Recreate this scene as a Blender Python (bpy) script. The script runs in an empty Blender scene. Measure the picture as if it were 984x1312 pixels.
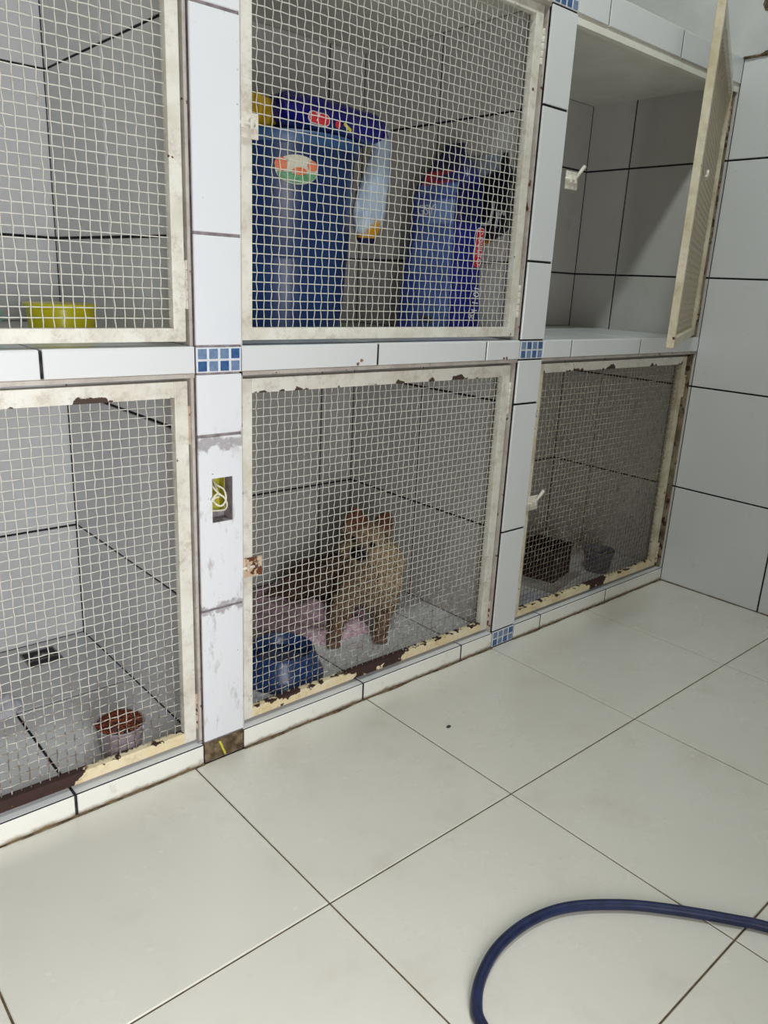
import bpy, bmesh, math, random
from mathutils import Vector, Matrix, noise
random.seed(7)
PI = math.pi
U = 0.6                       # one layout unit = one 60 cm floor tile
scn = bpy.context.scene
col = scn.collection

# ------------------------------------------------------------------ camera
R = Matrix(((0.7517813837556284, 0.15543101054161018, -0.6408322338962721),
            (-0.6576829404256211, 0.24707787305772788, -0.7116218620295319),
            (0.047727360199170864, 0.956448496055738, 0.2879728693490681)))
cam = bpy.data.objects.new('camera', bpy.data.cameras.new('camera'))
col.objects.link(cam)
cam.matrix_world = Matrix.Translation(Vector((-1.267471, -2.721035, 2.127887)) * U) @ R.to_4x4()
cam.data.sensor_fit = 'HORIZONTAL'; cam.data.sensor_width = 36
cam.data.lens = 984.53 * 36 / 984
cam.data.clip_start = 0.02
scn.camera = cam
# ------------------------------------------------------------------ world, lights, exposure
scn.view_settings.view_transform = 'Standard'
scn.view_settings.look = 'None'
scn.view_settings.exposure = 0.52
scn.view_settings.gamma = 1.0
w = bpy.data.worlds.new('sky'); scn.world = w; w.use_nodes = True
w.node_tree.nodes['Background'].inputs[0].default_value = (0.85, 0.90, 1.0, 1)
w.node_tree.nodes['Background'].inputs[1].default_value = 0.03

def area(name, loc, target, sx, sy, power, colr):
    l = bpy.data.lights.new(name, 'AREA'); l.shape = 'RECTANGLE'; l.size = sx; l.size_y = sy
    l.energy = power; l.color = colr
    o = bpy.data.objects.new(name, l); col.objects.link(o)
    o.location = Vector(loc) * U
    d = (Vector(target) - Vector(loc)).normalized()
    o.rotation_euler = d.to_track_quat('-Z', 'Y').to_euler()
    return o
area('window_daylight', (-1.5, -3.78, 1.55), (-3.1, 0, 1.3), 1.2, 1.1, 72, (0.97, 0.975, 1.0))
area('ceiling_lamp_light', (1.1, -1.6, 6.45), (1.1, -1.6, 0), 0.8, 0.16, 31, (0.90, 1.0, 0.98))

# ------------------------------------------------------------------ layout numbers (units)
P0L, P0R, P1L, P1R, P2L, P2R, XR = -1.785, -1.58, 0.171, 0.375, 2.124, 2.329, 4.116
L0, L1, T0, T1, TOP = 1.748, 1.851, 3.46, 3.61, 6.60
H = 0.751; FZ = 0.10; DEEP = 1.42; DC = 1.12; GX = 1.10; G = 0.012

# ------------------------------------------------------------------ material helpers
def lin(c):
    return tuple(((x/255)/12.92 if x/255 <= 0.04045 else ((x/255+0.055)/1.055)**2.4) for x in c) + (1,)
class NT:
    def __init__(s, name, rough=0.5, spec=0.5, metal=0.0):
        s.m = bpy.data.materials.new(name); s.m.use_nodes = True
        s.t = s.m.node_tree; s.b = s.t.nodes['Principled BSDF']
        s.b.inputs['Roughness'].default_value = rough
        s.b.inputs['Specular IOR Level'].default_value = spec
        s.b.inputs['Metallic'].default_value = metal
        s._pos = None
    def n(s, k, **kw):
        x = s.t.nodes.new(k)
        for a, v in kw.items(): setattr(x, a, v)
        return x
    def l(s, a, b): s.t.links.new(a, b)
    def pos(s):
        if s._pos is None: s._pos = s.n('ShaderNodeNewGeometry').outputs['Position']
        return s._pos
    def noise(s, scale, detail=4, rough=0.6, stretch=None, off=None):
        x = s.n('ShaderNodeTexNoise'); x.inputs['Scale'].default_value = scale
        x.inputs['Detail'].default_value = detail; x.inputs['Roughness'].default_value = rough
        v = s.pos()
        if stretch or off:
            mp = s.n('ShaderNodeMapping'); s.l(v, mp.inputs[0])
            if stretch: mp.inputs['Scale'].default_value = stretch
            if off: mp.inputs['Location'].default_value = off
            v = mp.outputs[0]
        s.l(v, x.inputs['Vector']); return x.outputs['Fac']
    def axis(s, k):
        x = s.n('ShaderNodeSeparateXYZ'); s.l(s.pos(), x.inputs[0]); return x.outputs[k]
    def mth(s, op, a, b=None, c=None):
        x = s.n('ShaderNodeMath', operation=op)
        for i, v in enumerate((a, b, c)):
            if v is None: continue
            if isinstance(v, (int, float)): x.inputs[i].default_value = v
            else: s.l(v, x.inputs[i])
        return x.outputs[0]
    def ramp(s, f, a, b, ca=0.0, cb=1.0):
        x = s.n('ShaderNodeMapRange'); x.interpolation_type = 'SMOOTHSTEP'
        s.l(f, x.inputs[0])
        for i, v in enumerate((a, b, ca, cb)): x.inputs[i+1].default_value = v
        return x.outputs[0]
    def mix(s, f, a, b):
        x = s.n('ShaderNodeMix', data_type='RGBA')
        if isinstance(f, (int, float)): x.inputs[0].default_value = f
        else: s.l(f, x.inputs[0])
        for i, v in ((6, a), (7, b)):
            if isinstance(v, tuple): x.inputs[i].default_value = v
            else: s.l(v, x.inputs[i])
        return x.outputs[2]
    def color(s, c):
        if isinstance(c, tuple): s.b.inputs['Base Color'].default_value = c
        else: s.l(c, s.b.inputs['Base Color'])
    def rough(s, f): s.l(f, s.b.inputs['Roughness'])
    def bump(s, f, dist=0.001, strength=0.5):
        x = s.n('ShaderNodeBump'); x.inputs['Distance'].default_value = dist
        x.inputs['Strength'].default_value = strength
        s.l(f, x.inputs['Height']); s.l(x.outputs[0], s.b.inputs['Normal'])

def mat_tile():
    t = NT('white_glazed_tile', 0.22, 0.45)
    c = t.mix(t.noise(3, 3), lin((212, 214, 214)), lin((222, 223, 225)))
    smear = t.ramp(t.noise(9, 5, .7, off=(3, 1, 2)), .60, .78, 0, .22)
    c = t.mix(smear, c, lin((176, 170, 158)))
    speck = t.ramp(t.noise(120, 3, .5), .74, .78, 0, .5)
    c = t.mix(speck, c, lin((120, 112, 104)))
    t.color(c); t.bump(t.noise(4, 2), .002, .12); return t.m
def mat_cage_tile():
    t = NT('shade_toned_cage_tile', 0.25, 0.45)
    c = t.mix(t.noise(3, 3), lin((188, 186, 181)), lin((200, 198, 194)))  # same white tile; cage shade put into a darker, warmer base colour
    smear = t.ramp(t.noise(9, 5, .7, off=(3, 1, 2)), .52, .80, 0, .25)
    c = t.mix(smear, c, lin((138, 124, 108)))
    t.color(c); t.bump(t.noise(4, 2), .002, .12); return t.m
def mat_pillar_tile():
    t = NT('worn_pillar_tile', 0.35, 0.4)
    c = t.mix(t.noise(4, 3), lin((218, 220, 226)), lin((230, 231, 234)))
    z = t.axis(2)
    near = None
    for j, wdt in ((1.47, .075), (.745, .055)):
        d = t.mth('ABSOLUTE', t.mth('SUBTRACT', z, j*U))
        k = t.ramp(d, 0, wdt*U, 1, 0)
        near = k if near is None else t.mth('MAXIMUM', near, k)
    n = t.noise(34, 6, .65)
    left = t.ramp(t.axis(0), 1.0*U, 1.2*U, 1, 0)                 # only the first pillar is this worn
    patch = t.mth('MULTIPLY', t.ramp(t.mth('ADD', n, t.mth('MULTIPLY', near, .30)), .66, .78), left)
    c = t.mix(patch, c, t.mix(t.noise(90, 4), lin((150, 144, 150)), lin((192, 188, 190))))
    streak = t.mth('MULTIPLY', t.ramp(t.noise(26, 6, .7, stretch=(1, 1, .35), off=(5, 2, 1)), .54, .68, 0, .6),
                   t.ramp(z, 1.72*U, 1.2*U, 0, 1))
    c = t.mix(streak, c, lin((158, 150, 146)))
    chip = t.ramp(t.noise(75, 2, .5, off=(9, 1, 4)), .735, .75, 0, .9)
    c = t.mix(t.mth('MULTIPLY', chip, left), c, lin((120, 112, 110)))
    t.color(c); t.bump(t.mth('ADD', t.noise(30, 5), t.mth('MULTIPLY', patch, -1.5)), .001, .35); return t.m
def mat_curb_tile():
    t = NT('grimy_curb_tile', 0.33, 0.45)
    c = t.mix(t.noise(5, 3), lin((230, 228, 220)), lin((238, 237, 230)))
    z = t.axis(2)
    low = t.ramp(t.mth('ADD', z, t.mth('MULTIPLY', t.noise(30, 5), -.022)), -.012, .006, 1, 0)
    c = t.mix(low, c, lin((120, 98, 62)))
    st = t.ramp(t.noise(18, 6, .7), .58, .75, 0, .55)
    c = t.mix(st, c, lin((160, 146, 118)))
    t.color(c); t.bump(t.noise(25, 4), .001, .2); return t.m
def mat_floor():
    t = NT('cream_porcelain_floor_tile', 0.16, 0.5)
    c = t.mix(t.noise(1.6, 3), lin((208, 204, 194)), lin((220, 217, 208)))
    sm = t.ramp(t.noise(4.5, 6, .65), .50, .85, 0, .45)
    c = t.mix(sm, c, lin((182, 172, 154)))
    sc = t.ramp(t.noise(22, 8, .75, stretch=(1, 1.8, 1)), .60, .85, 0, .45)
    c = t.mix(sc, c, lin((150, 138, 120)))
    t.color(c)
    t.rough(t.ramp(t.noise(3, 5, .6), .3, .75, .17, .34)); t.bump(t.noise(2.2, 2), .002, .05); return t.m
def plain(name, c1, c2, rough=.5, scale=20, spec=.5, bump=0, metal=0, stretch=None):
    t = NT(name, rough, spec, metal)
    f = t.noise(scale, 5, .6, stretch=stretch)
    t.color(t.mix(t.ramp(f, .35, .65), lin(c1), lin(c2)))
    if bump: t.bump(f, bump, .6)
    return t.m
def mat_paint(name, base, base2, thr, rail=None, rustc=((74, 40, 30), (120, 66, 40))):
    t = NT(name, 0.42, 0.45)
    c = t.mix(t.ramp(t.noise(11, 5), .35, .7), lin(base), lin(base2))
    dirt = t.ramp(t.noise(26, 7, .75, off=(2, 7, 3)), .47, .75, 0, .55)
    c = t.mix(dirt, c, lin((150, 132, 108)))
    n = t.noise(30, 7, .62, off=(1, 4, 8))
    if rail == 'bottom':      # paint lost along the upper, inner edge and completely at some stretches
        x, z = t.axis(0), t.axis(2)
        k = t.ramp(z, .140*U, .175*U, -.10, .16)
        allr = t.ramp(x, -.42*U, -.31*U, .5, 0)
        for c0, hw in ((1.22, .24), (3.27, .13), (.62, .10)):
            b_ = t.ramp(t.mth('ABSOLUTE', t.mth('SUBTRACT', x, c0*U)), hw*.55*U, hw*1.1*U, .34 if hw > .12 else .12, 0)
            allr = t.mth('ADD', allr, b_)
        n = t.mth('ADD', t.mth('ADD', n, k), allr)
    if rail == 'top':
        z = t.axis(2)
        k = t.ramp(z, 1.655*U, 1.69*U, .13, -.10)
        big = t.ramp(t.noise(9, 2, .5, off=(.2, 0, 0)), .46, .60, -.08, .17)
        n = t.mth('ADD', n, t.mth('ADD', k, big))
    m = t.ramp(n, thr, thr+.02)
    c = t.mix(m, c, t.mix(t.noise(60, 5), lin(rustc[0]), lin(rustc[1])))
    t.color(c); t.rough(t.ramp(m, 0, 1, .42, .85))
    t.bump(t.mth('ADD', t.mth('MULTIPLY', m, -1.0), t.mth('MULTIPLY', t.noise(60, 4), .5)), .0012, .6)
    return t.m
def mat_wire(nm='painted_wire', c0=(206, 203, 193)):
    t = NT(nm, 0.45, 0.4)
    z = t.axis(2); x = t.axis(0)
    low = t.ramp(z, .95*U, .15*U, 0, .19)  # browner towards the bottom: rust, plus backlit darkness put into the colour
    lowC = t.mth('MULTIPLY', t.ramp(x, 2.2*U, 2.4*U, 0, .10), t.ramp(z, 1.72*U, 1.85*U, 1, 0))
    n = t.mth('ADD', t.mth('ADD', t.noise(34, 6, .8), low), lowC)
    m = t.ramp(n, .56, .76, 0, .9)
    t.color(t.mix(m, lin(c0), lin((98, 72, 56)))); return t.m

M = {}
M['tile'] = mat_tile(); M['shade_tile'] = mat_cage_tile(); M['ptile'] = mat_pillar_tile(); M['curb'] = mat_curb_tile(); M['floor'] = mat_floor()
M['grout'] = plain('dark_grout', (34, 32, 36), (58, 55, 60), .9, 60, .2)
M['fgrout'] = plain('brown_floor_grout', (84, 68, 52), (112, 96, 76), .9, 40, .2)
M['pgrout'] = plain('lilac_grey_mortar', (128, 118, 122), (160, 150, 152), .9, 40, .2, .001)
M['mortar'] = plain('bare_brown_mortar', (74, 60, 42), (128, 112, 88), .9, 30, .2, .002)
M['plaster'] = plain('white_wall_plaster', (196, 198, 197), (206, 206, 205), .85, 6, .2, .0006)
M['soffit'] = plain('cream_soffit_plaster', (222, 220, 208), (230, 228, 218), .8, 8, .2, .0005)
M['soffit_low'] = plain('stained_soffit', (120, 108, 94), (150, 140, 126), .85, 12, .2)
M['ceil'] = plain('ceiling_paint', (205, 205, 202), (214, 214, 211), .9, 5, .2)
M['frame'] = mat_paint('cream_frame_paint', (226, 223, 214), (208, 202, 188), .69)
M['frame_top'] = mat_paint('cream_top_rail_paint', (232, 230, 222), (220, 214, 200), .66, 'top', ((58, 54, 54), (92, 62, 50)))
M['frame_bot'] = mat_paint('flaking_bottom_rail_paint', (232, 218, 184), (222, 200, 156), .68, 'bottom', ((44, 30, 30), (70, 44, 36)))
M['frame_rust'] = mat_paint('rusty_hinge_paint', (214, 196, 172), (196, 168, 140), .56)
M['jamb'] = mat_paint('grey_cream_jamb_paint', (198, 192, 184), (176, 166, 160), .64)
M['jamb_rust'] = mat_paint('rusted_jamb_paint', (150, 138, 112), (96, 84, 68), .54, None, ((40, 32, 28), (88, 60, 42)))
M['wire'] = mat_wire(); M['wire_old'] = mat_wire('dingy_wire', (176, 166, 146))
M['frame_old'] = mat_paint('yellowed_frame_paint', (216, 208, 186), (190, 178, 146), .66)
M['latch'] = mat_paint('latch_paint', (226, 222, 210), (210, 204, 190), .66)
M['blue1'] = plain('mosaic_dark_blue', (50, 84, 130), (62, 98, 146), .25, 90)
M['blue2'] = plain('mosaic_pale_blue', (102, 126, 158), (118, 140, 170), .25, 90)
M['mgrout'] = plain('white_mosaic_grout', (206, 208, 214), (220, 222, 226), .7, 40)

# ------------------------------------------------------------------ mesh helpers
class MB:
    def __init__(s): s.v = []; s.f = []; s.mi = []; s.smooth = False; s.cols = None
    def box(s, x0, x1, y0, y1, z0, z1, mi=0):
        i = len(s.v)
        s.v += [(x, y, z) for x in (x0, x1) for y in (y0, y1) for z in (z0, z1)]
        for q in ((0,1,3,2),(4,6,7,5),(0,4,5,1),(2,3,7,6),(0,2,6,4),(1,5,7,3)):
            s.f.append([i+k for k in q]); s.mi.append(mi)
        return s
    def bbox(s, x0, x1, y0, y1, z0, z1, b=.004, mi=0):        # box with bevelled edges
        bm = bmesh.new(); bmesh.ops.create_cube(bm, size=1)
        for v in bm.verts: v.co = Vector(((x0+x1)/2+v.co.x*(x1-x0), (y0+y1)/2+v.co.y*(y1-y0), (z0+z1)/2+v.co.z*(z1-z0)))
        bmesh.ops.bevel(bm, geom=bm.edges[:], offset=b, segments=2, affect='EDGES', profile=.5)
        return s.add(bm, mi)
    def add(s, bm, mi=0):
        i = len(s.v); bm.verts.index_update()
        s.v += [tuple(v.co) for v in bm.verts]
        for f in bm.faces: s.f.append([i+v.index for v in f.verts]); s.mi.append(mi)
        bm.free(); return s
    def tube(s, pts, r, n=8, mi=0, cap=True):
        pts = [Vector(p) for p in pts]; i0 = len(s.v)
        rs = r if isinstance(r, (list, tuple)) else [r]*len(pts)
        up = None
        for k, p in enumerate(pts):
            d = (pts[min(k+1, len(pts)-1)] - pts[max(k-1, 0)]).normalized()
            if up is None: up = Vector((0,0,1)) if abs(d.z) < .9 else Vector((1,0,0))
            a = d.cross(up).normalized(); up = a.cross(d).normalized()
            for j in range(n):
                t = 2*PI*j/n
                s.v.append(tuple(p + (a*math.cos(t)+up*math.sin(t))*rs[k]))
        for k in range(len(pts)-1):
            for j in range(n):
                a, b = i0+k*n+j, i0+k*n+(j+1) % n
                s.f.append([a, b, b+n, a+n]); s.mi.append(mi)
        if cap:
            s.f.append([i0+j for j in range(n)][::-1]); s.mi.append(mi)
            e = i0+(len(pts)-1)*n; s.f.append([e+j for j in range(n)]); s.mi.append(mi)
        return s
    def lathe(s, prof, c=(0,0), n=40, mi=0, closed=False, wob=0):
        i0 = len(s.v)
        for r, z in prof:
            for j in range(n):
                t = 2*PI*j/n; rr = r*(1+wob*math.sin(3*t+1))
                s.v.append((c[0]+rr*math.cos(t), c[1]+rr*math.sin(t), z))
        for k in range(len(prof)-1):
            for j in range(n):
                a, b = i0+k*n+j, i0+k*n+(j+1) % n
                s.f.append([a, b, b+n, a+n]); s.mi.append(mi)
        s.f.append([i0+j for j in range(n)][::-1]); s.mi.append(mi)
        e = i0+(len(prof)-1)*n; s.f.append([e+j for j in range(n)]); s.mi.append(mi)
        return s
    def loft(s, rings, mi=0, cap=True):
        i0 = len(s.v); n = len(rings[0])
        for r in rings: s.v += [tuple(p) for p in r]
        for k in range(len(rings)-1):
            for j in range(n):
                a, b = i0+k*n+j, i0+k*n+(j+1) % n
                s.f.append([a, b, b+n, a+n]); s.mi.append(mi)
        if cap:
            s.f.append([i0+j for j in range(n)][::-1]); s.mi.append(mi)
            e = i0+(len(rings)-1)*n; s.f.append([e+j for j in range(n)]); s.mi.append(mi)
        return s
    def build(s, name, mats, parent=None, loc=None, smooth=False, rot=None, fix=False):
        me = bpy.data.meshes.new(name)
        me.from_pydata([(x*U, y*U, z*U) for x, y, z in s.v], [], s.f)
        if not isinstance(mats, (list, tuple)): mats = [mats]
        for m in mats: me.materials.append(m)
        if len(mats) > 1: me.polygons.foreach_set('material_index', s.mi)
        if smooth: me.polygons.foreach_set('use_smooth', [True]*len(me.polygons))
        if fix:
            bm = bmesh.new(); bm.from_mesh(me); bmesh.ops.recalc_face_normals(bm, faces=bm.faces[:]); bm.to_mesh(me); bm.free()
        me.update()
        return link(name, me, parent, loc, rot)
def link(name, me, parent=None, loc=None, rot=None):
    o = bpy.data.objects.new(name, me); col.objects.link(o)
    if parent: o.parent = parent
    if loc: o.location = Vector(loc)*U
    if rot: o.rotation_euler = rot
    return o
def tag(o, label=None, cat=None, group=None, kind=None):
    if label: o['label'] = label
    if cat: o['category'] = cat
    if group: o['group'] = group
    if kind: o['kind'] = kind
    return o
def empty(name, loc=(0,0,0), rot=None):
    o = bpy.data.objects.new(name, None); o.empty_display_size = .05
    col.objects.link(o); o.location = Vector(loc)*U
    if rot: o.rotation_euler = rot
    return o
def auto(o, ang=40):
    for p in o.data.polygons: p.use_smooth = True
    o.data.set_sharp_from_angle(angle=math.radians(ang))
    return o

# ---- tiles: mesh in local X (width) x Z (height), face towards -Y; shared between equal sizes
_tc = {}
def tile_mesh(wd, ht, mat, th=.010, bev=.0025, nm='tile'):
    key = (round(wd, 3), round(ht, 3), mat.name, th)
    if key in _tc: return _tc[key]
    b = bev
    v = [(0,th,0),(wd,th,0),(wd,th,ht),(0,th,ht), (0,b,0),(wd,b,0),(wd,b,ht),(0,b,ht),
         (b,0,b),(wd-b,0,b),(wd-b,0,ht-b),(b,0,ht-b)]
    f = [(8,9,10,11),(4,5,9,8),(5,6,10,9),(6,7,11,10),(7,4,8,11),(0,1,5,4),(1,2,6,5),(2,3,7,6),(3,0,4,7),(3,2,1,0)]
    me = bpy.data.meshes.new(nm); me.from_pydata([(x*U,y*U,z*U) for x,y,z in v], [], f)
    me.materials.append(mat); me.update(); _tc[key] = me
    return me
ROT = {'-y': (0,0,0), '-x': (0,0,-PI/2), '+x': (0,0,PI/2), '+z': (-PI/2,0,0)}
def cells(a0, a1, lines):
    xs = [a0] + sorted(x for x in lines if a0+.02 < x < a1-.02) + [a1]
    return list(zip(xs[:-1], xs[1:]))
def tiles(parent, facing, plane, a0, a1, al, b0, b1, bl, mat, g=G, name='tile', th=.010):
    """a = horizontal world axis along the face, b = z (or y for a floor)"""
    for p, q in cells(a0, a1, al):
        for r, s_ in cells(b0, b1, bl):
            ga, gb = (g/2 if p > a0+1e-6 else .001), (g/2 if q < a1-1e-6 else .001)
            gc, gd = (g/2 if r > b0+1e-6 else .001), (g/2 if s_ < b1-1e-6 else .001)
            wd, ht = q-p-ga-gb, s_-r-gc-gd
            if wd < .01 or ht < .01: continue
            me = tile_mesh(wd, ht, mat, th, nm=name)
            if facing == '-y': loc = (p+ga, plane, r+gc)
            elif facing == '-x': loc = (plane, q-gb, r+gc)
            elif facing == '+x': loc = (plane, p+ga, r+gc)
            else: loc = (p+ga, r+gc, plane)
            j = (random.uniform(-.0008, .0008))
            o = link(name, me, parent, loc, ROT[facing])
            o.location[{'-y':1,'-x':0,'+x':0,'+z':2}[facing]] += j*U
rows = [H*k for k in range(0, 7)]
gx = [GX + .75*k for k in range(-5, 6)]
gy = [.751*k for k in range(-8, 3)]

# ------------------------------------------------------------------ the room
fl = MB().box(-5, XR+.1, -5, 1.5, -.12, -.006).build('floor', M['fgrout']); tag(fl, kind='structure')
tiles(fl, '+z', 0, -5, XR, [.1246+k for k in range(-6, 5)], -5, 0, [-.9908-k for k in range(0, 5)], M['floor'], g=.007, name='floor_tile')
wr = MB().box(XR+.009, XR+.25, -5, 1.6, 0, T1).box(XR+.002, XR+.25, -5, 1.6, T1+.004, TOP).build('wall_right', [M['grout']]); tag(wr, kind='structure')
pl = MB().box(XR-.001, XR+.004, -5, 1.6, T1+.006, TOP).build('plaster', M['plaster'], wr)
tiles(wr, '-x', XR, -4.9, 0, gy, 0, T1, rows, M['tile'], name='wall_tile')
tiles(wr, '-x', XR, .006, DC, gy, 0, T1, rows, M['shade_tile'], name='wall_tile')
for along_x, a0, a1 in ((True, P0L, P1L-.002), (True, P1R+.002, P2L-.002), (True, P2R+.002, XR-.01), (False, -3.0, -.002)):
    g_ = MB(); n = int((a1-a0)/.02)
    for k in range(n):
        a = a0+(a1-a0)*k/n; b = a+(a1-a0)/n
        q = .006+.010*max(0, noise.noise(Vector((a*5, 1, 2)))+.3)+random.random()*.002
        hgt = .002+q*.35
        if along_x: g_.box(a, b, -q, .0005, -.0005, hgt)
        else: g_.box(XR-q*.8, XR-.0005, a, b, -.0005, hgt)
    g_.build('grime_line', M['mortar'], fl)
# crumbling mortar line where the tiling stops
mb = MB()
for k in range(90):
    y = -1.0 + .0111*k; t = noise.noise(Vector((y*9, 3, 1)))
    h = .006 + max(0, t)*.03
    mb.box(XR-.012-random.random()*.008, XR+.002, y, y+.0125, T1-.003-random.random()*.004, T1+h)
mb.build('mortar_edge', M['mortar'], wr)
# torn plaster patch above
bm = bmesh.new(); vs = []
for k in range(22):
    a = 2*PI*k/22; r = .05+.02*noise.noise(Vector((math.cos(a)*2, math.sin(a)*2, 5)))
    vs.append(bm.verts.new((XR-.004, -.125+math.cos(a)*r*1.2, 3.90+math.sin(a)*r)))
f = bm.faces.new(vs); ex = bmesh.ops.extrude_face_region(bm, geom=[f])
for e in ex['geom']:
    if isinstance(e, bmesh.types.BMVert): e.co.x += .01
MB().add(bm).build('damp_patch', M['mortar'], wr, fix=True)
wb = MB().box(-5, XR+.25, 1.55, 1.75, 0, TOP).build('wall_back', M['plaster']); tag(wb, kind='structure')
ce = MB().box(-5, XR+.25, -5, 1.7, TOP, TOP+.15).build('ceiling', M['ceil']); tag(ce, kind='structure')
M['dim'] = plain('beige_room_paint', (132, 122, 104), (142, 132, 114), .9, 5, .2)
wf = MB().box(-5, XR+.25, -4.0, -3.8, 0, TOP).build('wall_front', M['dim']); tag(wf, kind='structure')
wl = MB().box(-5.2, -5, -5, 1.7, 0, TOP).build('wall_left', M['dim']); tag(wl, kind='structure')

# ------------------------------------------------------------------ the tiled kennel bank
K = empty('kennel_bank', (0, 0, 0))
tag(K, 'built-in white tiled kennel bank in two rows with blue mosaic inserts', 'kennel')
def mosaic(part, x0, z0, nx=4, nz=2, wd=.204, ht=.103):
    b = MB().bbox(x0+.003, x0+wd-.003, .0005, .008, z0+.003, z0+ht-.003, .0015).build('mosaic_backing', M['mgrout'], part)
    cw, ch = (wd-.010)/nx, (ht-.008)/nz
    me = {}
    for i in range(nx):
        for j in range(nz):
            dark = (i+j) % 2 == (0 if random.random() > .12 else 1)
            k = 'blue1' if dark else 'blue2'
            m = tile_mesh(cw-.011, ch-.009, M[k], .006, .001, 'mosaic_tile')
            link('mosaic_tile', m, part, (x0+.005+cw*i+.0055, -.0015, z0+.004+ch*j+.0045))
def pillar(x0, x1, low, box=False, mat=None):
    e = .007
    c = MB()
    if box:
        bx0, bx1, bz0, bz1 = .232, .328, 1.132, 1.322
        c.box(x0+e, x1-e, e, .19, 0, bz0).box(x0+e, x1-e, e, .19, bz1, T1)
        c.box(x0+e, bx0, e, .19, bz0, bz1).box(bx1, x1-e, e, .19, bz0, bz1).box(bx0, bx1, .075, .19, bz0, bz1)
    else:
        c.box(x0+e, x1-e, e, .19, 0, T1)
    p = c.build('pillar', M['pgrout'] if box else M['grout'], K)
    mm = mat or M['ptile']
    for z0, z1 in ((.105, .745), (.745, 1.5), (1.5, L0), (L1, 2.264), (2.264, 3.013), (3.013, T0)):
        if box and z0 == .745:
            h = MB()
            a, b, cc, d = x0+.004, x1-.001, z0+.006, z1-.006
            for q in ((a, b, cc, bz0), (a, b, bz1, d), (a, bx0, bz0, bz1), (bx1, b, bz0, bz1)):
                h.box(q[0], q[1], 0, .010, q[2], q[3])
            h.build('tile', mm, p)
        else:
            w0 = x0+.004 if box else x0+.002
            link('tile', tile_mesh(x1-.001-w0, z1-z0-.012, mm), p, (w0, 0, z0+.006))
    for z0 in (L0, T0): mosaic(p, x0, z0, ht=.103 if z0 == L0 else .15, nz=2 if z0 == L0 else 3)
    if low == 'mosaic': mosaic(p, x0, 0.001)
    return p
p1 = pillar(P1L, P1R, 'bare', True)
p2 = pillar(P2L, P2R, 'mosaic', mat=M['tile'])
p0 = pillar(P0L, P0R, 'mosaic', mat=M['tile'])
# bare mortar at the foot of the first pillar with a yellow smear
mb = MB(); n1, n2 = 16, 9
for i in range(n1+1):
    for j in range(n2+1):
        x = P1L+.004+(P1R-P1L-.006)*i/n1; z = .004+.098*j/n2
        mb.v.append((x, .0035+.006*noise.noise(Vector((x*40, 0, z*40))), z))
for i in range(n1):
    for j in range(n2):
        a = i*(n2+1)+j; mb.f.append([a, a+n2+1, a+n2+2, a+1]); mb.mi.append(0)
mb.build('bare_mortar', M['mortar'], p1, smooth=True)
M['yellow'] = plain('yellow_paint', (196, 186, 40), (214, 204, 80), .6, 60)
MB().loft([[(.270-.004*k+dx, -.003+dy, .012+.011*k) for dx, dy in ((0,.004),(.010+.006*math.sin(k*2.1)**2,.004),(.010,0),(0.002,0))] for k in range(8)]).build('yellow_smear', M['yellow'], p1, smooth=True, fix=True)
# open electrical box: yellow plastic liner and loose wires
M['ybox'] = plain('yellow_box_plastic', (150, 146, 40), (186, 178, 60), .5, 40)
M['cable'] = plain('cream_cable', (214, 206, 176), (228, 224, 206), .45, 40)
lb = MB().box(.2335, .300, .060, .068, 1.160, 1.3205).box(.298, .302, .02, .066, 1.170, 1.3205).build('box_liner', M['ybox'], p1)
for k, pts in enumerate(([(.262,.06,1.315),(.262,.02,1.29),(.285,.00,1.27),(.292,-.006,1.23),(.270,-.010,1.205),(.245,-.004,1.215),(.240,.02,1.24),(.25,.05,1.25)],
          [(.25,.06,1.31),(.244,.01,1.28),(.262,-.008,1.255),(.285,-.008,1.235),(.300,.0,1.20),(.295,.02,1.175),(.255,.05,1.17)],
          [(.27,.06,1.30),(.255,.0,1.262),(.236,-.014,1.252),(.222,-.016,1.238),(.226,-.016,1.232)],
          [(.28,.06,1.28),(.262,.0,1.245),(.240,-.012,1.245),(.226,-.012,1.232)])):
    # smooth with Catmull-Rom
    P = [Vector(p) for p in pts]; out = []
    for i in range(len(P)-1):
        a, b, c_, d = P[max(i-1,0)], P[i], P[i+1], P[min(i+2, len(P)-1)]
        for s_ in range(5):
            t = s_/5; out.append(.5*((2*b)+(-a+c_)*t+(2*a-5*b+4*c_-d)*t*t+(-a+3*b-3*c_+d)*t**3))
    out.append(P[-1])
    MB().tube(out, .0042, 6).build('loose_wire', M['cable'], p1, smooth=True)

# partitions, back panels, floors, shelves, curb, top band
for (x0, x1) in ((P0L, P0R), (P1L, P1R), (P2L, P2R)):
    w_ = MB().box(x0+.007, x1-.007, .19, DEEP, 0, T0).build('partition_wall', M['grout'], K)
    for za, zb in ((FZ, L0), (L1, T0)):
        tiles(w_, '-x', x0, .055, DEEP, gy, za, zb, rows, M['shade_tile'] if x0 > 1 else M['tile'])
        tiles(w_, '+x', x1, .055, DEEP, gy, za, zb, rows, M['shade_tile'])
bp1 = MB().box(P0L, P2R-.05, DEEP+.008, DEEP+.08, 0, T0).build('back_panel', M['grout'], K)
bp2 = MB().box(P2R-.05, XR, DC+.008, DEEP+.08, 0, T0).build('back_panel', M['grout'], K)
for za, zb in ((FZ, L0), (L1, T0)):
    tiles(bp1, '-y', DEEP, P0R+.002, P1L-.002, gx, za, zb, rows, M['tile'])
    tiles(bp1, '-y', DEEP, P1R+.002, P2L-.002, gx, za, zb, rows, M['shade_tile'])
    tiles(bp2, '-y', DC, P2R+.002, XR-.002, gx, za, zb, rows, M['shade_tile'])
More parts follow.
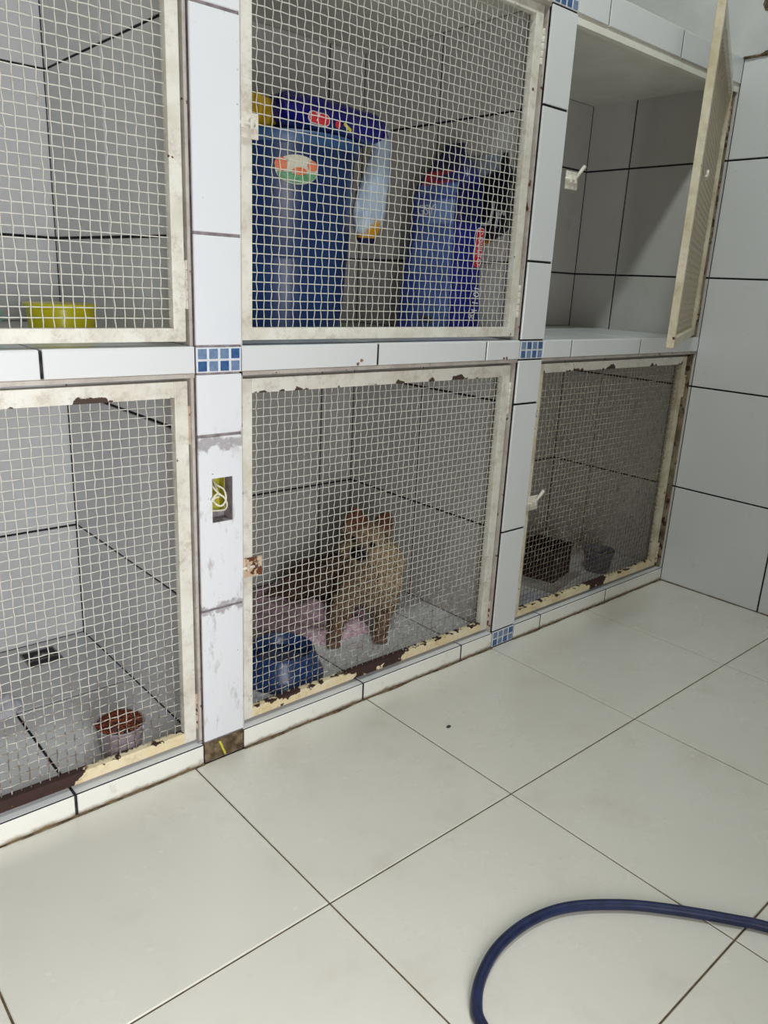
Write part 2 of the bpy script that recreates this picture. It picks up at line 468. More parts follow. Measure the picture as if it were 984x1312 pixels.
spans = ((P0R, P1L, DEEP), (P1R, P2L, DEEP), (P2R, XR, DC))
cf = MB()
for a, b, d in spans: cf.box(a, b, .007, d, 0, FZ-.006)
cf = cf.build('cage_floor', M['grout'], K)
for a, b, d in spans: tiles(cf, '+z', FZ, a, b-.001, gx, .004, d, gy, M['tile'])
cu = MB()
for a, b, d in spans: cu.box(a, b, .004, .0065, 0, FZ-.001)
cu = cu.build('curb', M['grout'], K)
for a, b, d in spans: tiles(cu, '-y', 0, a+.002, b-.003, gx, .001, FZ-.004, [], M['curb'], th=.004)
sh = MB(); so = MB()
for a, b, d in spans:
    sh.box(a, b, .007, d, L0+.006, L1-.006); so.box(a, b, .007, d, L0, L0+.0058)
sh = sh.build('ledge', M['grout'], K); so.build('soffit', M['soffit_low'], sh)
for a, b, d in spans:
    tiles(sh, '+z', L1, a, b-.001, gx, .004, d, gy, M['tile'])
    tiles(sh, '-y', 0, a+.001, b-.002, gx, L0+.002, L1-.003, [], M['tile'], th=.006)
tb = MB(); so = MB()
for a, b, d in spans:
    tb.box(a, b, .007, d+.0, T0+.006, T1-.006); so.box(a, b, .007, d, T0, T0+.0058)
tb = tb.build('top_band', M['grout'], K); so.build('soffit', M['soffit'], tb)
for a, b, d in spans:
    tiles(tb, '-y', 0, a+.001, b-.002, gx, T0+.002, T1-.002, [], M['tile'], th=.006)
MB().box(P0L, XR-.001, .003, DEEP+.08, T1-.004, T1).build('top_slab', M['soffit'], tb)
# broken mortar chips on the ledge faces
M['chip'] = plain('brown_chip', (110, 72, 48), (150, 120, 96), .9, 80)
for x, z in ((.98, 1.762), (1.995, 1.758), (2.02, 1.760), (1.0, 1.775)):
    bm = bmesh.new(); bmesh.ops.create_icosphere(bm, subdivisions=1, radius=.012)
    for v in bm.verts: v.co = Vector((x+v.co.x*random.uniform(.6,1.4), .002+v.co.y*.3, z+v.co.z*random.uniform(.5,1.1)))
    MB().add(bm).build('mortar_chip', M['chip'], sh)

# steel jambs fixed round each opening
def jamb(x0, x1, z0, z1, right_mat):
    p = MB()
    p.box(x0, x0+.010, .012, .065, z0, z1).box(x0, x1, .012, .065, z1-.016, z1).build('door_jamb', M['jamb'], K)
    MB().box(x1-.012, x1, .020, .070, z0, z1-.016).build('door_jamb', right_mat, K)
jamb(P0R, P1L, FZ+.001, L0, M['jamb']); jamb(P1R, P2L, FZ+.001, L0, M['jamb']); jamb(P2R, XR-.004, FZ+.001, L0, M['jamb_rust'])
jamb(P0R, P1L, L1+.001, T0, M['jamb']); jamb(P1R, P2L, L1+.001, T0, M['jamb'])
MB().box(P2R, XR, .010, .050, T0-.045, T0-.001).box(P2R, P2R+.008, .010, .05, L1+.001, T0-.045).build('door_jamb', M['soffit'], K)
MB().box(XR-.030, XR-.004, .022, .060, L1+.001, T0-.045).build('door_jamb', M['jamb_rust'], K)

# ------------------------------------------------------------------ wire mesh doors
PITCH = .0361
_wm = {}
def wire_mesh(x0, x1, z0, z1):
    key = (round(x1-x0, 3), round(z1-z0, 3))
    mb = MB(); am = .0031; r = .0024
    nx = round((x1-x0)/PITCH); nz = round((z1-z0)/PITCH)
    px, pz = (x1-x0)/nx, (z1-z0)/nz
    for i in range(1, nx):
        x = x0+i*px; jx = random.uniform(-.0012, .0012)
        pts = []
        for k in range(2*nz+1):
            z = z0+k*pz/2
            ph = math.cos(PI*k/2.0 + PI*i) if k % 2 == 0 else 0
            pts.append((x+jx+.0009*math.sin(k*PI/2+i), .026+am*ph, z))
        mb.tube(pts, r, 4, cap=False)
    for k in range(1, nz):
        z = z0+k*pz; jz = random.uniform(-.001, .001)
        pts = []
        for i in range(2*nx+1):
            x = x0+i*px/2
            ph = -math.cos(PI*i/2.0 + PI*k) if i % 2 == 0 else 0
            pts.append((x, .026+am*ph, z+jz))
        mb.tube(pts, r*.92, 4, cap=False)
    return mb
def hinge(D, z0, z1, mat, n=5):
    hb = MB(); x = .014
    hgt = (z1-z0)/n
    prof = []
    for k in range(n):
        hb.lathe([(.010, z0+k*hgt+.0015), (.0112, z0+k*hgt+.004), (.0112, z0+(k+1)*hgt-.004), (.010, z0+(k+1)*hgt-.0015)], (x, .006), 10)
    hb.box(-.004, x, .004, .009, z0+.004, z1-.004)
    return auto(hb.build('hinge', mat, D))
def door(name, loc, W, Ht, label, rot=0, hs=(), bot='frame_bot', top='frame_top', side='frame', hmat='frame', wire='wire', sw=.056, rh=.046, rt=None):
    rt = rt or rh
    D = empty(name, loc, (0, 0, rot)); tag(D, label, 'door', 'wire mesh kennel doors')
    t = .040
    for a, b in ((-W, -W+sw), (-sw, 0)):
        MB().bbox(a, b, 0, t, 0, Ht, .003).build('stile', M[side], D)
    MB().bbox(-W+sw-.001, -sw+.001, .0005, t-.0005, Ht-rt, Ht-.0005, .003).build('rail', M[top], D)
    MB().bbox(-W+sw-.001, -sw+.001, .0005, t-.0005, .0005, rh+.004, .003).build('rail', M[bot], D)
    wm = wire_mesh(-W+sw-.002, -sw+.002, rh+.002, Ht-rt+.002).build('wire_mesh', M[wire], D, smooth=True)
    wm['kind'] = 'stuff'
    for z0, z1, m in hs: hinge(D, z0, z1, M[m])
    return D
def latch(D, x, z, mat, lever=True, flip=False):
    """striped strap plate with a sliding bolt"""
    p = MB().bbox(x-.055, x+.05, -.010, -.001, z-.045, z+.045, .003).build('latch', mat, D)
    MB().tube([(x-.07, -.016, z+.004), (x+.03, -.016, z+.004)], .0075, 8).build('bolt', M['latch'], p, smooth=True)
    MB().bbox(x-.035, x-.020, -.026, -.006, z-.014, z+.024, .003).bbox(x+.005, x+.020, -.026, -.006, z-.014, z+.024, .003).build('bolt_guide', mat, p)
    if lever: MB().tube([(x+.012, -.020, z+.010), (x+.035, -.030, z+.045), (x+.062, -.034, z+.075)], [.008, .010, .011], 8).build('lever', M['latch'], p, smooth=True)
    return p
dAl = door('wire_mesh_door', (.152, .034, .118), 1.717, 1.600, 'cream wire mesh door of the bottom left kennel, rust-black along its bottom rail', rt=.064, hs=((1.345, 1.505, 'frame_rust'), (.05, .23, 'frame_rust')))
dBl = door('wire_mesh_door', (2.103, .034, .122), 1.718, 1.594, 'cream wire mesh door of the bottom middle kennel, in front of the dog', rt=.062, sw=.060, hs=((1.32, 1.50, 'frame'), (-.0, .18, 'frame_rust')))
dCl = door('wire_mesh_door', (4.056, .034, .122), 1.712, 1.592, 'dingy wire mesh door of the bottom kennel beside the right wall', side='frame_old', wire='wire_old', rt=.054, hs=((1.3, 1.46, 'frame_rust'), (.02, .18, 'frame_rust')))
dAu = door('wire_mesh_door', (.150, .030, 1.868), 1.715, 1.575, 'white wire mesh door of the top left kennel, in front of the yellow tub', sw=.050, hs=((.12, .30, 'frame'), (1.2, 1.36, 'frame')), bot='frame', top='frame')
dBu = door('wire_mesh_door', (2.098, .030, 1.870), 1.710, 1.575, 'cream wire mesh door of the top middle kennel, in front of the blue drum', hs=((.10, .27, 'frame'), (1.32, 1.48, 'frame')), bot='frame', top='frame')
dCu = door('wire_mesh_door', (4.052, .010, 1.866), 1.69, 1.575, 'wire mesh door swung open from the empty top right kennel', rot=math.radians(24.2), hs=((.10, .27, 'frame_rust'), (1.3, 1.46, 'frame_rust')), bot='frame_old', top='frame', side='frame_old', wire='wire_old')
latch(dBu, -1.682, .79, M['latch'], lever=False)
latch(dBl, -1.665, .765, M['frame_rust'], lever=False)
# stub of the sliding bolt on the open door
MB().tube([(-1.35, -.006, .86), (-1.28, -.006, .86)], .008, 8).tube([(-1.28, -.006, .86), (-1.28, -.006, .90)], .007, 8).build('bolt', M['latch'], dCu, smooth=True)
latch(dCl, -1.638, .755, M['latch'])
# keeper plate left on the jamb of the open kennel
kp = latch(K, 2.415, 2.69, M['latch']); kp.name = 'latch_keeper'

# ------------------------------------------------------------------ floor drain in the bottom left kennel
M['steel'] = plain('dull_steel', (120, 118, 114), (160, 156, 150), .4, 60, metal=.8)
M['dark'] = plain('dark_cavity', (30, 29, 30), (52, 50, 50), .7, 40)
dr = empty('floor_drain', (-.123, 1.24, FZ)); tag(dr, 'square grey floor drain in the bottom left kennel', 'drain')
MB().box(-.085, .085, -.085, .085, .0, .003).build('drain_plate', M['dark'], dr)
MB().box(-.088, .088, -.088, -.080, 0, .006).box(-.088, .088, .080, .088, 0, .006).box(-.088, -.080, -.08, .08, 0, .006).box(.080, .088, -.08, .08, 0, .006).box(-.08, .08, -.03, -.022, .002, .007).build('drain_frame', M['steel'], dr)
MB().tube([(.052*math.cos(a), -.032+.05*math.sin(a), .008) for a in [PI*k/14 for k in range(15)]], .0075, 6).build('drain_ring', M['steel'], dr, smooth=True)

# ------------------------------------------------------------------ vertex coloured material
def mat_vcol(name, rough=.4, spec=.5, bump=0, scale=60, var=.0, trans=0):
    t = NT(name, rough, spec)
    a = t.n('ShaderNodeVertexColor'); a.layer_name = 'Col'
    c = a.outputs['Color']
    if var:
        n = t.ramp(t.noise(scale, 5, .7), .3, .7, 0, var)
        c = t.mix(n, c, lin((20, 16, 14)))
    t.color(c)
    if bump: t.bump(t.noise(scale, 4), bump, .6)
    return t.m
def paint(o, fn):
    me = o.data; at = me.color_attributes.new('Col', 'FLOAT_COLOR', 'POINT')
    for i, v in enumerate(me.vertices):
        at.data[i].color = fn(v.co/U)
def text(body, size, parent, loc, rot, mat, name='lettering', ext=.001):
    cu = bpy.data.curves.new(name, 'FONT'); cu.body = body; cu.size = size*U; cu.extrude = ext*U
    cu.align_x = 'CENTER'; cu.align_y = 'CENTER'
    tmp = bpy.data.objects.new('t', cu); col.objects.link(tmp)
    dg = bpy.context.evaluated_depsgraph_get(); dg.update()
    me = bpy.data.meshes.new_from_object(tmp.evaluated_get(dg))
    bpy.data.objects.remove(tmp)
    me.materials.clear(); me.materials.append(mat)
    return link(name, me, parent, loc, rot)

# ------------------------------------------------------------------ yellow tub, green bag (top left kennel)
M['ytub'] = plain('yellow_plastic', (206, 196, 10), (218, 208, 24), .28, 10)
M['bluemark'] = plain('white_mark', (190, 190, 220), (210, 210, 230), .5, 10)
tub = empty('yellow_tub', (-.100, .64, L1)); tub.scale = (.9, .9, .93); tag(tub, 'round yellow plastic tub on the top left kennel floor', 'tub')
auto(MB().lathe([(.125, .001), (.143, .008), (.149, .10), (.149, .118), (.155, .120), (.155, .128), (.149, .130), (.143, .130), (.140, .1), (.135, .012)], n=48).build('bowl', M['ytub'], tub))
MB().lathe([(.157, .112), (.160, .114), (.160, .130), (.157, .134), (.148, .134)], n=48).build('lid_rim', M['ytub'], tub, smooth=True)
text('o', .03, tub, (-.062, -.138, .035), (PI/2, 0, -.4), M['bluemark'], 'mark')
M['gbag'] = plain('pale_turquoise_plastic', (132, 190, 178), (168, 208, 198), .3, 30, bump=.001)
bm = bmesh.new(); bmesh.ops.create_icosphere(bm, subdivisions=4, radius=1)
for v in bm.verts:
    n_ = 1+.14*noise.noise(v.co*2.3)+.06*noise.noise(v.co*7)
    v.co = Vector((v.co.x*.12*n_, v.co.y*.11*n_, max(-.07, v.co.z*.09*n_)+.071))
gb = MB().add(bm).build('plastic_bag', M['gbag'], None, (-.430, .74, L1), smooth=True); tag(gb, 'pale turquoise plastic bag left of the yellow tub', 'bag')

# ------------------------------------------------------------------ blue drum and what lies on it (top middle kennel)
M['drum'] = plain('dark_blue_plastic', (16, 46, 92), (20, 54, 104), .36, 5, .45)
M['drumlid'] = plain('drum_lid_plastic', (34, 72, 118), (42, 82, 128), .4, 5)
DX, DY = 1.022, .70
drum = empty('storage_drum', (DX, DY, L1)); tag(drum, 'large dark blue plastic drum with a lid in the top middle kennel', 'drum')
auto(MB().lathe([(.300, .001), (.310, .012), (.318, .10), (.334, .35), (.336, .36), (.339, .365), (.358, .80), (.362, .845)], n=64).build('body', M['drum'], drum), 30)
auto(MB().lathe([(.372, .842), (.385, .842), (.389, .850), (.389, .888), (.384, .896), (.37, .898), (.36, .892)], n=64).build('lid', M['drumlid'], drum), 30)
# oval sticker, orange white and green, follows the drum wall
def on_drum(ang, z, r): return (r*math.cos(ang), r*math.sin(ang), z)
M['st_o'] = plain('sticker_orange', (222, 108, 62), (230, 130, 90), .4, 60)
M['st_w'] = plain('sticker_cream', (206, 204, 180), (220, 216, 196), .4, 60)
M['st_g'] = plain('sticker_green', (76, 140, 96), (110, 166, 120), .4, 60)
def oval(ang0, z0, ra, rz, r, part, mat, name, a0=0, a1=2*PI):
    mb = MB(); mb.v.append(on_drum(ang0, z0, r)); n = 28
    for k in range(n+1):
        t = a0+(a1-a0)*k/n; mb.v.append(on_drum(ang0+ra*math.cos(t)/r, z0+rz*math.sin(t), r))
    for k in range(n): mb.f.append([0, k+1, k+2]); mb.mi.append(0)
    return mb.build(name, mat, part, smooth=True)
sa = math.radians(-112); sz = .735; sr = .358
st = oval(sa, sz, .100, .062, sr+.0030, drum, M['st_w'], 'sticker')
oval(sa, sz-.012, .092, .046, sr+.0036, st, M['st_g'], 'print', PI, 2*PI)
oval(sa-.20, sz+.018, .030, .030, sr+.0042, st, M['st_o'], 'print')
oval(sa+.20, sz+.020, .026, .022, sr+.0042, st, M['st_o'], 'print')
oval(sa+.03, sz-.006, .034, .016, sr+.0042, st, M['st_o'], 'print')
# flat folded bags on the lid
def pillow(L, Wd, Ht, seed, nx=36, ny=20, crease=.25, pw=.3):
    mb = MB()
    def pt(i, j, top):
        u, v = i/nx*2-1, j/ny*2-1
        k = max(0, (1-abs(u)**4))*max(0, (1-abs(v)**3))
        n_ = noise.noise(Vector((u*3+seed, v*3, seed)))*crease + noise.noise(Vector((u*9+seed, v*8, seed*2)))*crease*.4
        z = Ht/2*(1+(k**pw)*(1+n_)*(1 if top else -1)*.95) if k > 0 else Ht/2
        edge = 1+.03*noise.noise(Vector((u*4, v*4, seed+9)))
        return (u*L/2*edge, v*Wd/2*edge, max(0, z))
    for top in (1, 0):
        b = len(mb.v)
        for i in range(nx+1):
            for j in range(ny+1): mb.v.append(pt(i, j, top))
        for i in range(nx):
            for j in range(ny):
                a = b+i*(ny+1)+j; q = [a, a+ny+1, a+ny+2, a+1]
                mb.f.append(q if top else q[::-1]); mb.mi.append(0)
    return mb
LID = L1+.898
M['navybag'] = mat_vcol('glossy_bag_film', .26, .5, .0012, 35)
nb = empty('folded_food_bag', (1.115, .52, LID)); nb.rotation_euler = (0, .045, math.radians(-2)); tag(nb, 'folded royal blue food bag lying on the drum lid with a red badge', 'bag')
b_ = pillow(.58, .31, .165, 3.1).build('bag_body', M['navybag'], nb, smooth=True)
paint(b_, lambda c: lin((24, 20, 120)) if c.z > .03 else lin((40, 60, 120)))
M['red'] = plain('red_print', (206, 34, 44), (222, 60, 70), .35, 30)
M['white'] = plain('white_print', (216, 218, 226), (230, 232, 238), .4, 30)
M['yel'] = plain('yellow_print', (206, 196, 40), (220, 210, 60), .4, 30)
def badge(parent, loc, wd, ht, mat, rot=(PI/2, 0, 0), name='badge', r=.45):
    bm = bmesh.new(); vs = []
    rr = min(wd, ht)*r
    for cx, cz, a0 in ((wd/2-rr, ht/2-rr, 0), (-wd/2+rr, ht/2-rr, 90), (-wd/2+rr, -ht/2+rr, 180), (wd/2-rr, -ht/2+rr, 270)):
        for k in range(6):
            a = math.radians(a0+18*k); vs.append(bm.verts.new((cx+rr*math.cos(a), cz+rr*math.sin(a), 0)))
    f = bm.faces.new(vs); e = bmesh.ops.extrude_face_region(bm, geom=[f])
    for q in e['geom']:
        if isinstance(q, bmesh.types.BMVert): q.co.z -= .002
    return MB().add(bm).build(name, mat, parent, loc, fix=True, rot=rot)
badge(nb, (-.115, -.166, .055), .118, .052, M['white'], name='badge_edge')
badge(nb, (-.115, -.1685, .055), .108, .044, M['red'])
text('7', .05, nb, (-.130, -.1775, .055), (PI/2, 0, 0), M['white'])
badge(nb, (-.01, -.166, .050), .03, .03, M['red'], name='cherry_print')
badge(nb, (.045, -.166, .050), .05, .014, M['yel'], rot=(PI/2, .5, 0), name='leaf_print')
M['mustard'] = mat_vcol('mustard_bag_film', .3, .5, .0015, 40)
yb = MB()
yb = pillow(.22, .16, .155, 6.4, 24, 16).build('yellow_pouch', M['mustard'], None, (.765, .57, LID), smooth=True)
paint(yb, lambda c: lin((176, 140, 14)) if noise.noise(c*22) < .25 else lin((214, 178, 60)))
tag(yb, 'mustard yellow pouch on the drum lid left of the folded blue bag', 'pouch')
# pale plastic sack hanging down the side of the drum
M['sack'] = mat_vcol('pale_blue_sack', .35, .5, .002, 30)
rings = []
prof = [(-.04, .06, .02, .015), (.0, .075, .035, .03), (.12, .055, .045, .045), (.25, .075, .055, .02), (.38, .095, .065, 0), (.50, .100, .065, -.01), (.60, .088, .055, -.015), (.66, .062, .040, -.02), (.69, .045, .028, -.02)]
Z0 = 2.86
for k in range(41):
    s_ = k/40*(len(prof)-1); i = min(int(s_), len(prof)-2); t = s_-i; t = t*t*(3-2*t)
    d, ra, rb, dx = [prof[i][q]*(1-t)+prof[i+1][q]*t for q in range(4)]
    ring = []
    for j in range(28):
        a = 2*PI*j/28
        n_ = 1+.16*noise.noise(Vector((math.cos(a)*1.6, math.sin(a)*1.6, d*5)))+.08*noise.noise(Vector((math.cos(a)*5, math.sin(a)*5, d*9)))
        ring.append((dx*1.25+ra*math.cos(a)*n_*.92, rb*math.sin(a)*n_, -d*.79))
    rings.append(ring)
sk = MB().loft(rings).build('hanging_sack', M['sack'], None, (1.432, .49, Z0-.01), smooth=True, fix=True)
def skc(c):
    z = -c.z/.79
    if z > .60 - .05*math.cos(c.x*30) and z < .66 and c.x < .02: return lin((206, 150, 20))
    if z >= .635: return lin((22, 22, 74))
    if z < .05: return lin((36, 36, 92)) if noise.noise(c*18) > .05 else lin((150, 160, 178))
    return lin((168, 186, 206)) if noise.noise(c*12) > -.15 else lin((190, 204, 218))
paint(sk, skc); tag(sk, 'pale blue plastic sack hanging down the right side of the drum', 'sack')

# ------------------------------------------------------------------ upright food bags by the right partition
def smooth01(t): t = max(0, min(1, t)); return t*t*(3-2*t)
M['bagfilm'] = mat_vcol('printed_bag_film', .28, .5, .0016, 28)
fb = empty('dog_food_bag', (1.966, .50, L1)); tag(fb, 'tall blue dog food bag standing against the right side of the top middle kennel', 'bag')
rings = []
HB = 1.0; NZ = 60
for k in range(NZ+1):
    t = k/NZ; z = HB*t
    # half widths: x (gusset) and y (broad face); the head is gathered to a fin
    hx = .114*(1-.22*t) if t < .72 else .114*(1-.22*.72)*(1-smooth01((t-.72)/.28)*.88)
    hy = .245*(1-.30*t) if t < .80 else .245*.76*(1-smooth01((t-.80)/.20)*.62)
    cx = .020*t; cy = -.01*t-.02*smooth01((t-.6)/.4)
    ring = []
    n = 56
    for j in range(n):
        a = 2*PI*j/n
        ca, sa_ = math.cos(a), math.sin(a)
        e = .24
        x = math.copysign(abs(ca)**e, ca)*hx; y = math.copysign(abs(sa_)**e, sa_)*hy
        wn = noise.noise(Vector((x*14, y*10, z*6)))*.010 + noise.noise(Vector((x*40+3, y*30, z*26)))*.005
        ring.append((cx+x+wn*(1 if x > 0 else -1)*.8, cy+y+wn*.8*(1 if y > 0 else -1), z))
    rings.append(ring)
bb = MB().loft(rings).build('bag_body', M['bagfilm'], fb, smooth=True, fix=True)
def bagc(c):
    t = c.z/HB; cx = .02*t; hx = .114*(1-.22*t)
    front = c.y < -.01*t - .245*(1-.30*t)*.82
    dark, navy, pale = lin((24, 34, 118)), lin((18, 20, 70)), lin((104, 130, 186))
    if t > .86: return navy
    if t > .79: return lin((190, 40, 56)) if (c.y > -.02 and c.y < .11 and c.x < cx) else lin((30, 34, 96))
    if front: return dark if t < .6 else navy
    n_ = .5+.5*noise.noise(Vector((c.y*9, c.z*6, 3)))
    if .60 < t < .70 and c.y < .07: return lin((130, 156, 206))
    if .70 <= t < .74: return lin((70, 92, 160))
    if c.y > .13: return lin((52, 70, 138))
    a = Vector(pale[:3]); b = Vector(lin((66, 86, 152))[:3])
    q = a*n_+b*(1-n_); return (q[0], q[1], q[2], 1)
paint(bb, bagc)
# prints: on the narrow front gusset the words run downwards
gx0 = (.012, -.2155)
badge(fb, (.058, -.228, .47), .058, .21, M['white'], rot=(PI/2+.075, 0, 0), name='badge_edge', r=.3)
badge(fb, (.058, -.2305, .47), .050, .20, M['red'], rot=(PI/2+.075, 0, 0), r=.3)
text('ADULTO', .045, fb, (.058, -.2345, .47), (PI/2+.075, PI/2, 0), M['white'])
text('10,1 kg', .062, fb, (.035, -.252, .185), (PI/2+.075, PI/2+.10, 0), M['white'])
text('GSY', .075, fb, (-.110, .03, .655), (PI/2, 0, -PI/2), M['white'])
MB().bbox(-.124, -.116, -.08, .02, .06, .10, .001).build('barcode_panel', plain('dark_print', (40, 44, 60), (90, 96, 110), .4, 90), fb)
# black bag slumped behind it
kb = empty('black_food_bag', (2.094, .33, L1)); tag(kb, 'black food bag with grey lettering wedged behind the tall blue bag', 'bag')
rings = []
for k in range(41):
    t = k/40; z = .95*t
    fl_ = smooth01((t-.42)/.2)
    y0 = .12-.32*fl_ + (.05*smooth01((t-.86)/.14)); y1 = .26-.08*t
    hx = .018+.005*math.sin(PI*t)
    if t > .9: hx *= 1-smooth01((t-.9)/.1)*.7
    ring = []
    for j in range(36):
        a = 2*PI*j/36; ca, sa_ = math.cos(a), math.sin(a)
        x = math.copysign(abs(ca)**.6, ca)*hx; y = (y0+y1)/2+math.copysign(abs(sa_)**.45, sa_)*(y1-y0)/2
        wn = noise.noise(Vector((x*20, y*14+7, z*9)))*.008
        ring.append((x+wn*.5, y+wn, z*(1-.12*smooth01((y-(-.2))/.4)*0)))
    rings.append(ring)
bk = MB().loft(rings).build('bag_body', M['bagfilm'], kb, smooth=True, fix=True)
paint(bk, lambda c: lin((120, 128, 138)) if (c.z > .84+.35*(-c.y-.02) and c.y > -.12) else (lin((196, 128, 50)) if (.42 < c.z < .50 and c.y < .04) else lin((14, 14, 24))))
text('Ur', .19, kb, (-.038, -.095, .64), (PI/2, .12, -PI/2), plain('grey_print', (150, 156, 162), (170, 174, 178), .4, 40))

# ------------------------------------------------------------------ kibble pot in the bottom left kennel
M['potp'] = mat_vcol('cloudy_plastic_pot', .3, .5, 0)
pot = empty('food_pot', (-.138, .172, FZ)); tag(pot, 'round grey plastic pot full of kibble just inside the bottom left door', 'pot')
pb = auto(MB().lathe([(.078, .001), (.084, .008), (.101, .135), (.106, .140), (.108, .147), (.104, .150), (.099, .147), (.096, .12)], n=44).build('pot_body', M['potp'], pot))
def potc(c):
    a = math.atan2(c.y, c.x)
    if .03 < c.z < .11:
        if -.95 < a < -.55: return lin((190, 180, 40))
        if -1.35 < a < -.95: return lin((84, 110, 160))
    return lin((150, 140, 148))
paint(pb, potc)
M['kib'] = plain('brown_kibble', (92, 42, 26), (140, 74, 46), .75, 200, .3)
def kibble(name, center, R_, zt, n, mat, size=.0085):
    mb = MB()
    for k in range(n):
        a = random.random()*2*PI; r = R_*math.sqrt(random.random())
        z = zt+.030*(1-(r/R_)**2)+random.uniform(-.006, .006)
        bm = bmesh.new(); bmesh.ops.create_icosphere(bm, subdivisions=1, radius=size)
        rot = Matrix.Rotation(random.random()*PI, 4, 'X') @ Matrix.Rotation(random.random()*PI, 4, 'Y')
        for v in bm.verts:
            v.co.z *= .6; v.co = rot @ v.co; v.co += Vector((r*math.cos(a), r*math.sin(a), z))
        mb.add(bm)
    o = mb.build(name, mat, None, center, smooth=True); return tag(o, kind='stuff')
kb_ = kibble('kibble', (-.138, .172, FZ), .094, .142, 330, M['kib']); tag(kb_, 'heap of reddish brown kibble filling the grey pot', 'pet food')
# crumpled pale sheet standing in for an animal at the left edge
M['animal_stand_in'] = plain('pale_stand_in', (206, 208, 218), (222, 222, 230), .85, 30, .2, .002)
mb = MB(); N = 26
for i in range(N+1):
    for j in range(N+1):
        u, v = i/N*2-1, j/N*2-1; r = math.hypot(u, v)
        h = .05*max(0, 1-r**2.2)*(1+.7*noise.noise(Vector((u*2.6, v*2.6, 4))))+.004
        k = 1+.15*noise.noise(Vector((u*3, v*3, 9)))
        mb.v.append((u*.12*k, v*.13*k, h if r < 1 else .003))
for i in range(N):
    for j in range(N):
        if math.hypot((i+.5)/N*2-1, (j+.5)/N*2-1) > 1.02: continue
        a = i*(N+1)+j; mb.f.append([a, a+N+1, a+N+2, a+1]); mb.mi.append(0)
rg = mb.build('cloth', M['animal_stand_in'], None, (-.47, .86, FZ), smooth=True); tag(rg, 'crumpled pale shape standing in for an animal on the bottom left kennel floor near its centre', 'cloth')

# ------------------------------------------------------------------ bottom middle kennel: blue bowl, pink mat, dog
M['bluebowl'] = plain('navy_bowl_plastic', (20, 50, 92), (28, 64, 112), .34, 6)
bw = empty('water_bowl', (.815, .345, FZ)); tag(bw, 'large blue plastic bowl with flared foot beside the dog', 'bowl')
auto(MB().lathe([(.225, .001), (.228, .010), (.205, .06), (.180, .125), (.172, .150), (.166, .155), (.158, .150), (.148, .11), (.13, .06), (.10, .045)], n=56).build('bowl_body', M['bluebowl'], bw), 50)
M['water'] = NT('still_water', .05, .5).m; M['water'].node_tree.nodes['Principled BSDF'].inputs['Base Color'].default_value = lin((20, 44, 80))
MB().lathe([(.140, .098), (.140, .100)], n=40).build('water', M['water'], bw)
# pink fluffy mat
M['pink'] = plain('pink_fleece', (196, 160, 178), (224, 196, 208), .95, 60, .1, .003)
poly = [(1.26, 1.34), (.92, 1.12), (.98, .80), (1.10, .60), (1.19, .46), (1.36, .45), (1.52, .44), (1.62, .60), (1.84, .80), (1.82, 1.1), (1.74, 1.36), (1.5, 1.38)]
def inpoly(x, y):
    c_ = False; n = len(poly)
    for i in range(n):
        (x1, y1), (x2, y2) = poly[i], poly[(i+1) % n]
        if (y1 > y) != (y2 > y) and x < (x2-x1)*(y-y1)/(y2-y1)+x1: c_ = not c_
    return c_
def dpoly(x, y):
    d = 9
    for i in range(len(poly)):
        a, b = Vector(poly[i]), Vector(poly[(i+1) % len(poly)]); p = Vector((x, y))
        t = max(0, min(1, (p-a).dot(b-a)/(b-a).length_squared)); d = min(d, (p-(a+(b-a)*t)).length)
    return d
mb = MB(); idx = {}; st_ = .014
nx_, ny_ = 72, 70
def mh(x, y):
    d = dpoly(x, y)
    h = .05*min(1, d/.05)**.5*(1+.35*noise.noise(Vector((x*7, y*7, 1))))+.018*max(0, noise.noise(Vector((x*26, y*26, 2))))
    h += .07*math.exp(-((x-1.36)**2+(y-.80)**2)/.012)+.05*math.exp(-((x-1.42)**2+(y-.50)**2)/.006)
    return h
for i in range(nx_):
    for j in range(ny_):
        x, y = .86+i*st_, .42+j*st_
        if inpoly(x, y): idx[i, j] = len(mb.v); mb.v.append((x-1.4, y-.9, mh(x, y)))
for (i, j), a in idx.items():
    q = [(i, j), (i+1, j), (i+1, j+1), (i, j+1)]
    if all(k in idx for k in q): mb.f.append([idx[k] for k in q]); mb.mi.append(0)
# skirt to the floor
bm = bmesh.new(); vv = [bm.verts.new(p) for p in mb.v]; bm.verts.ensure_lookup_table()
for f in mb.f: bm.faces.new([vv[k] for k in f])
for v in [v for v in bm.verts if not v.link_faces]: bm.verts.remove(v)
be = [e for e in bm.edges if e.is_boundary]
ex = bmesh.ops.extrude_edge_only(bm, edges=be)
for q in ex['geom']:
    if isinstance(q, bmesh.types.BMVert): q.co.z = .001
mat_ = MB().add(bm).build('pet_mat', M['pink'], None, (1.4, .9, FZ), smooth=True, fix=True); tag(mat_, 'crumpled pink fleece mat under the dog', 'mat')

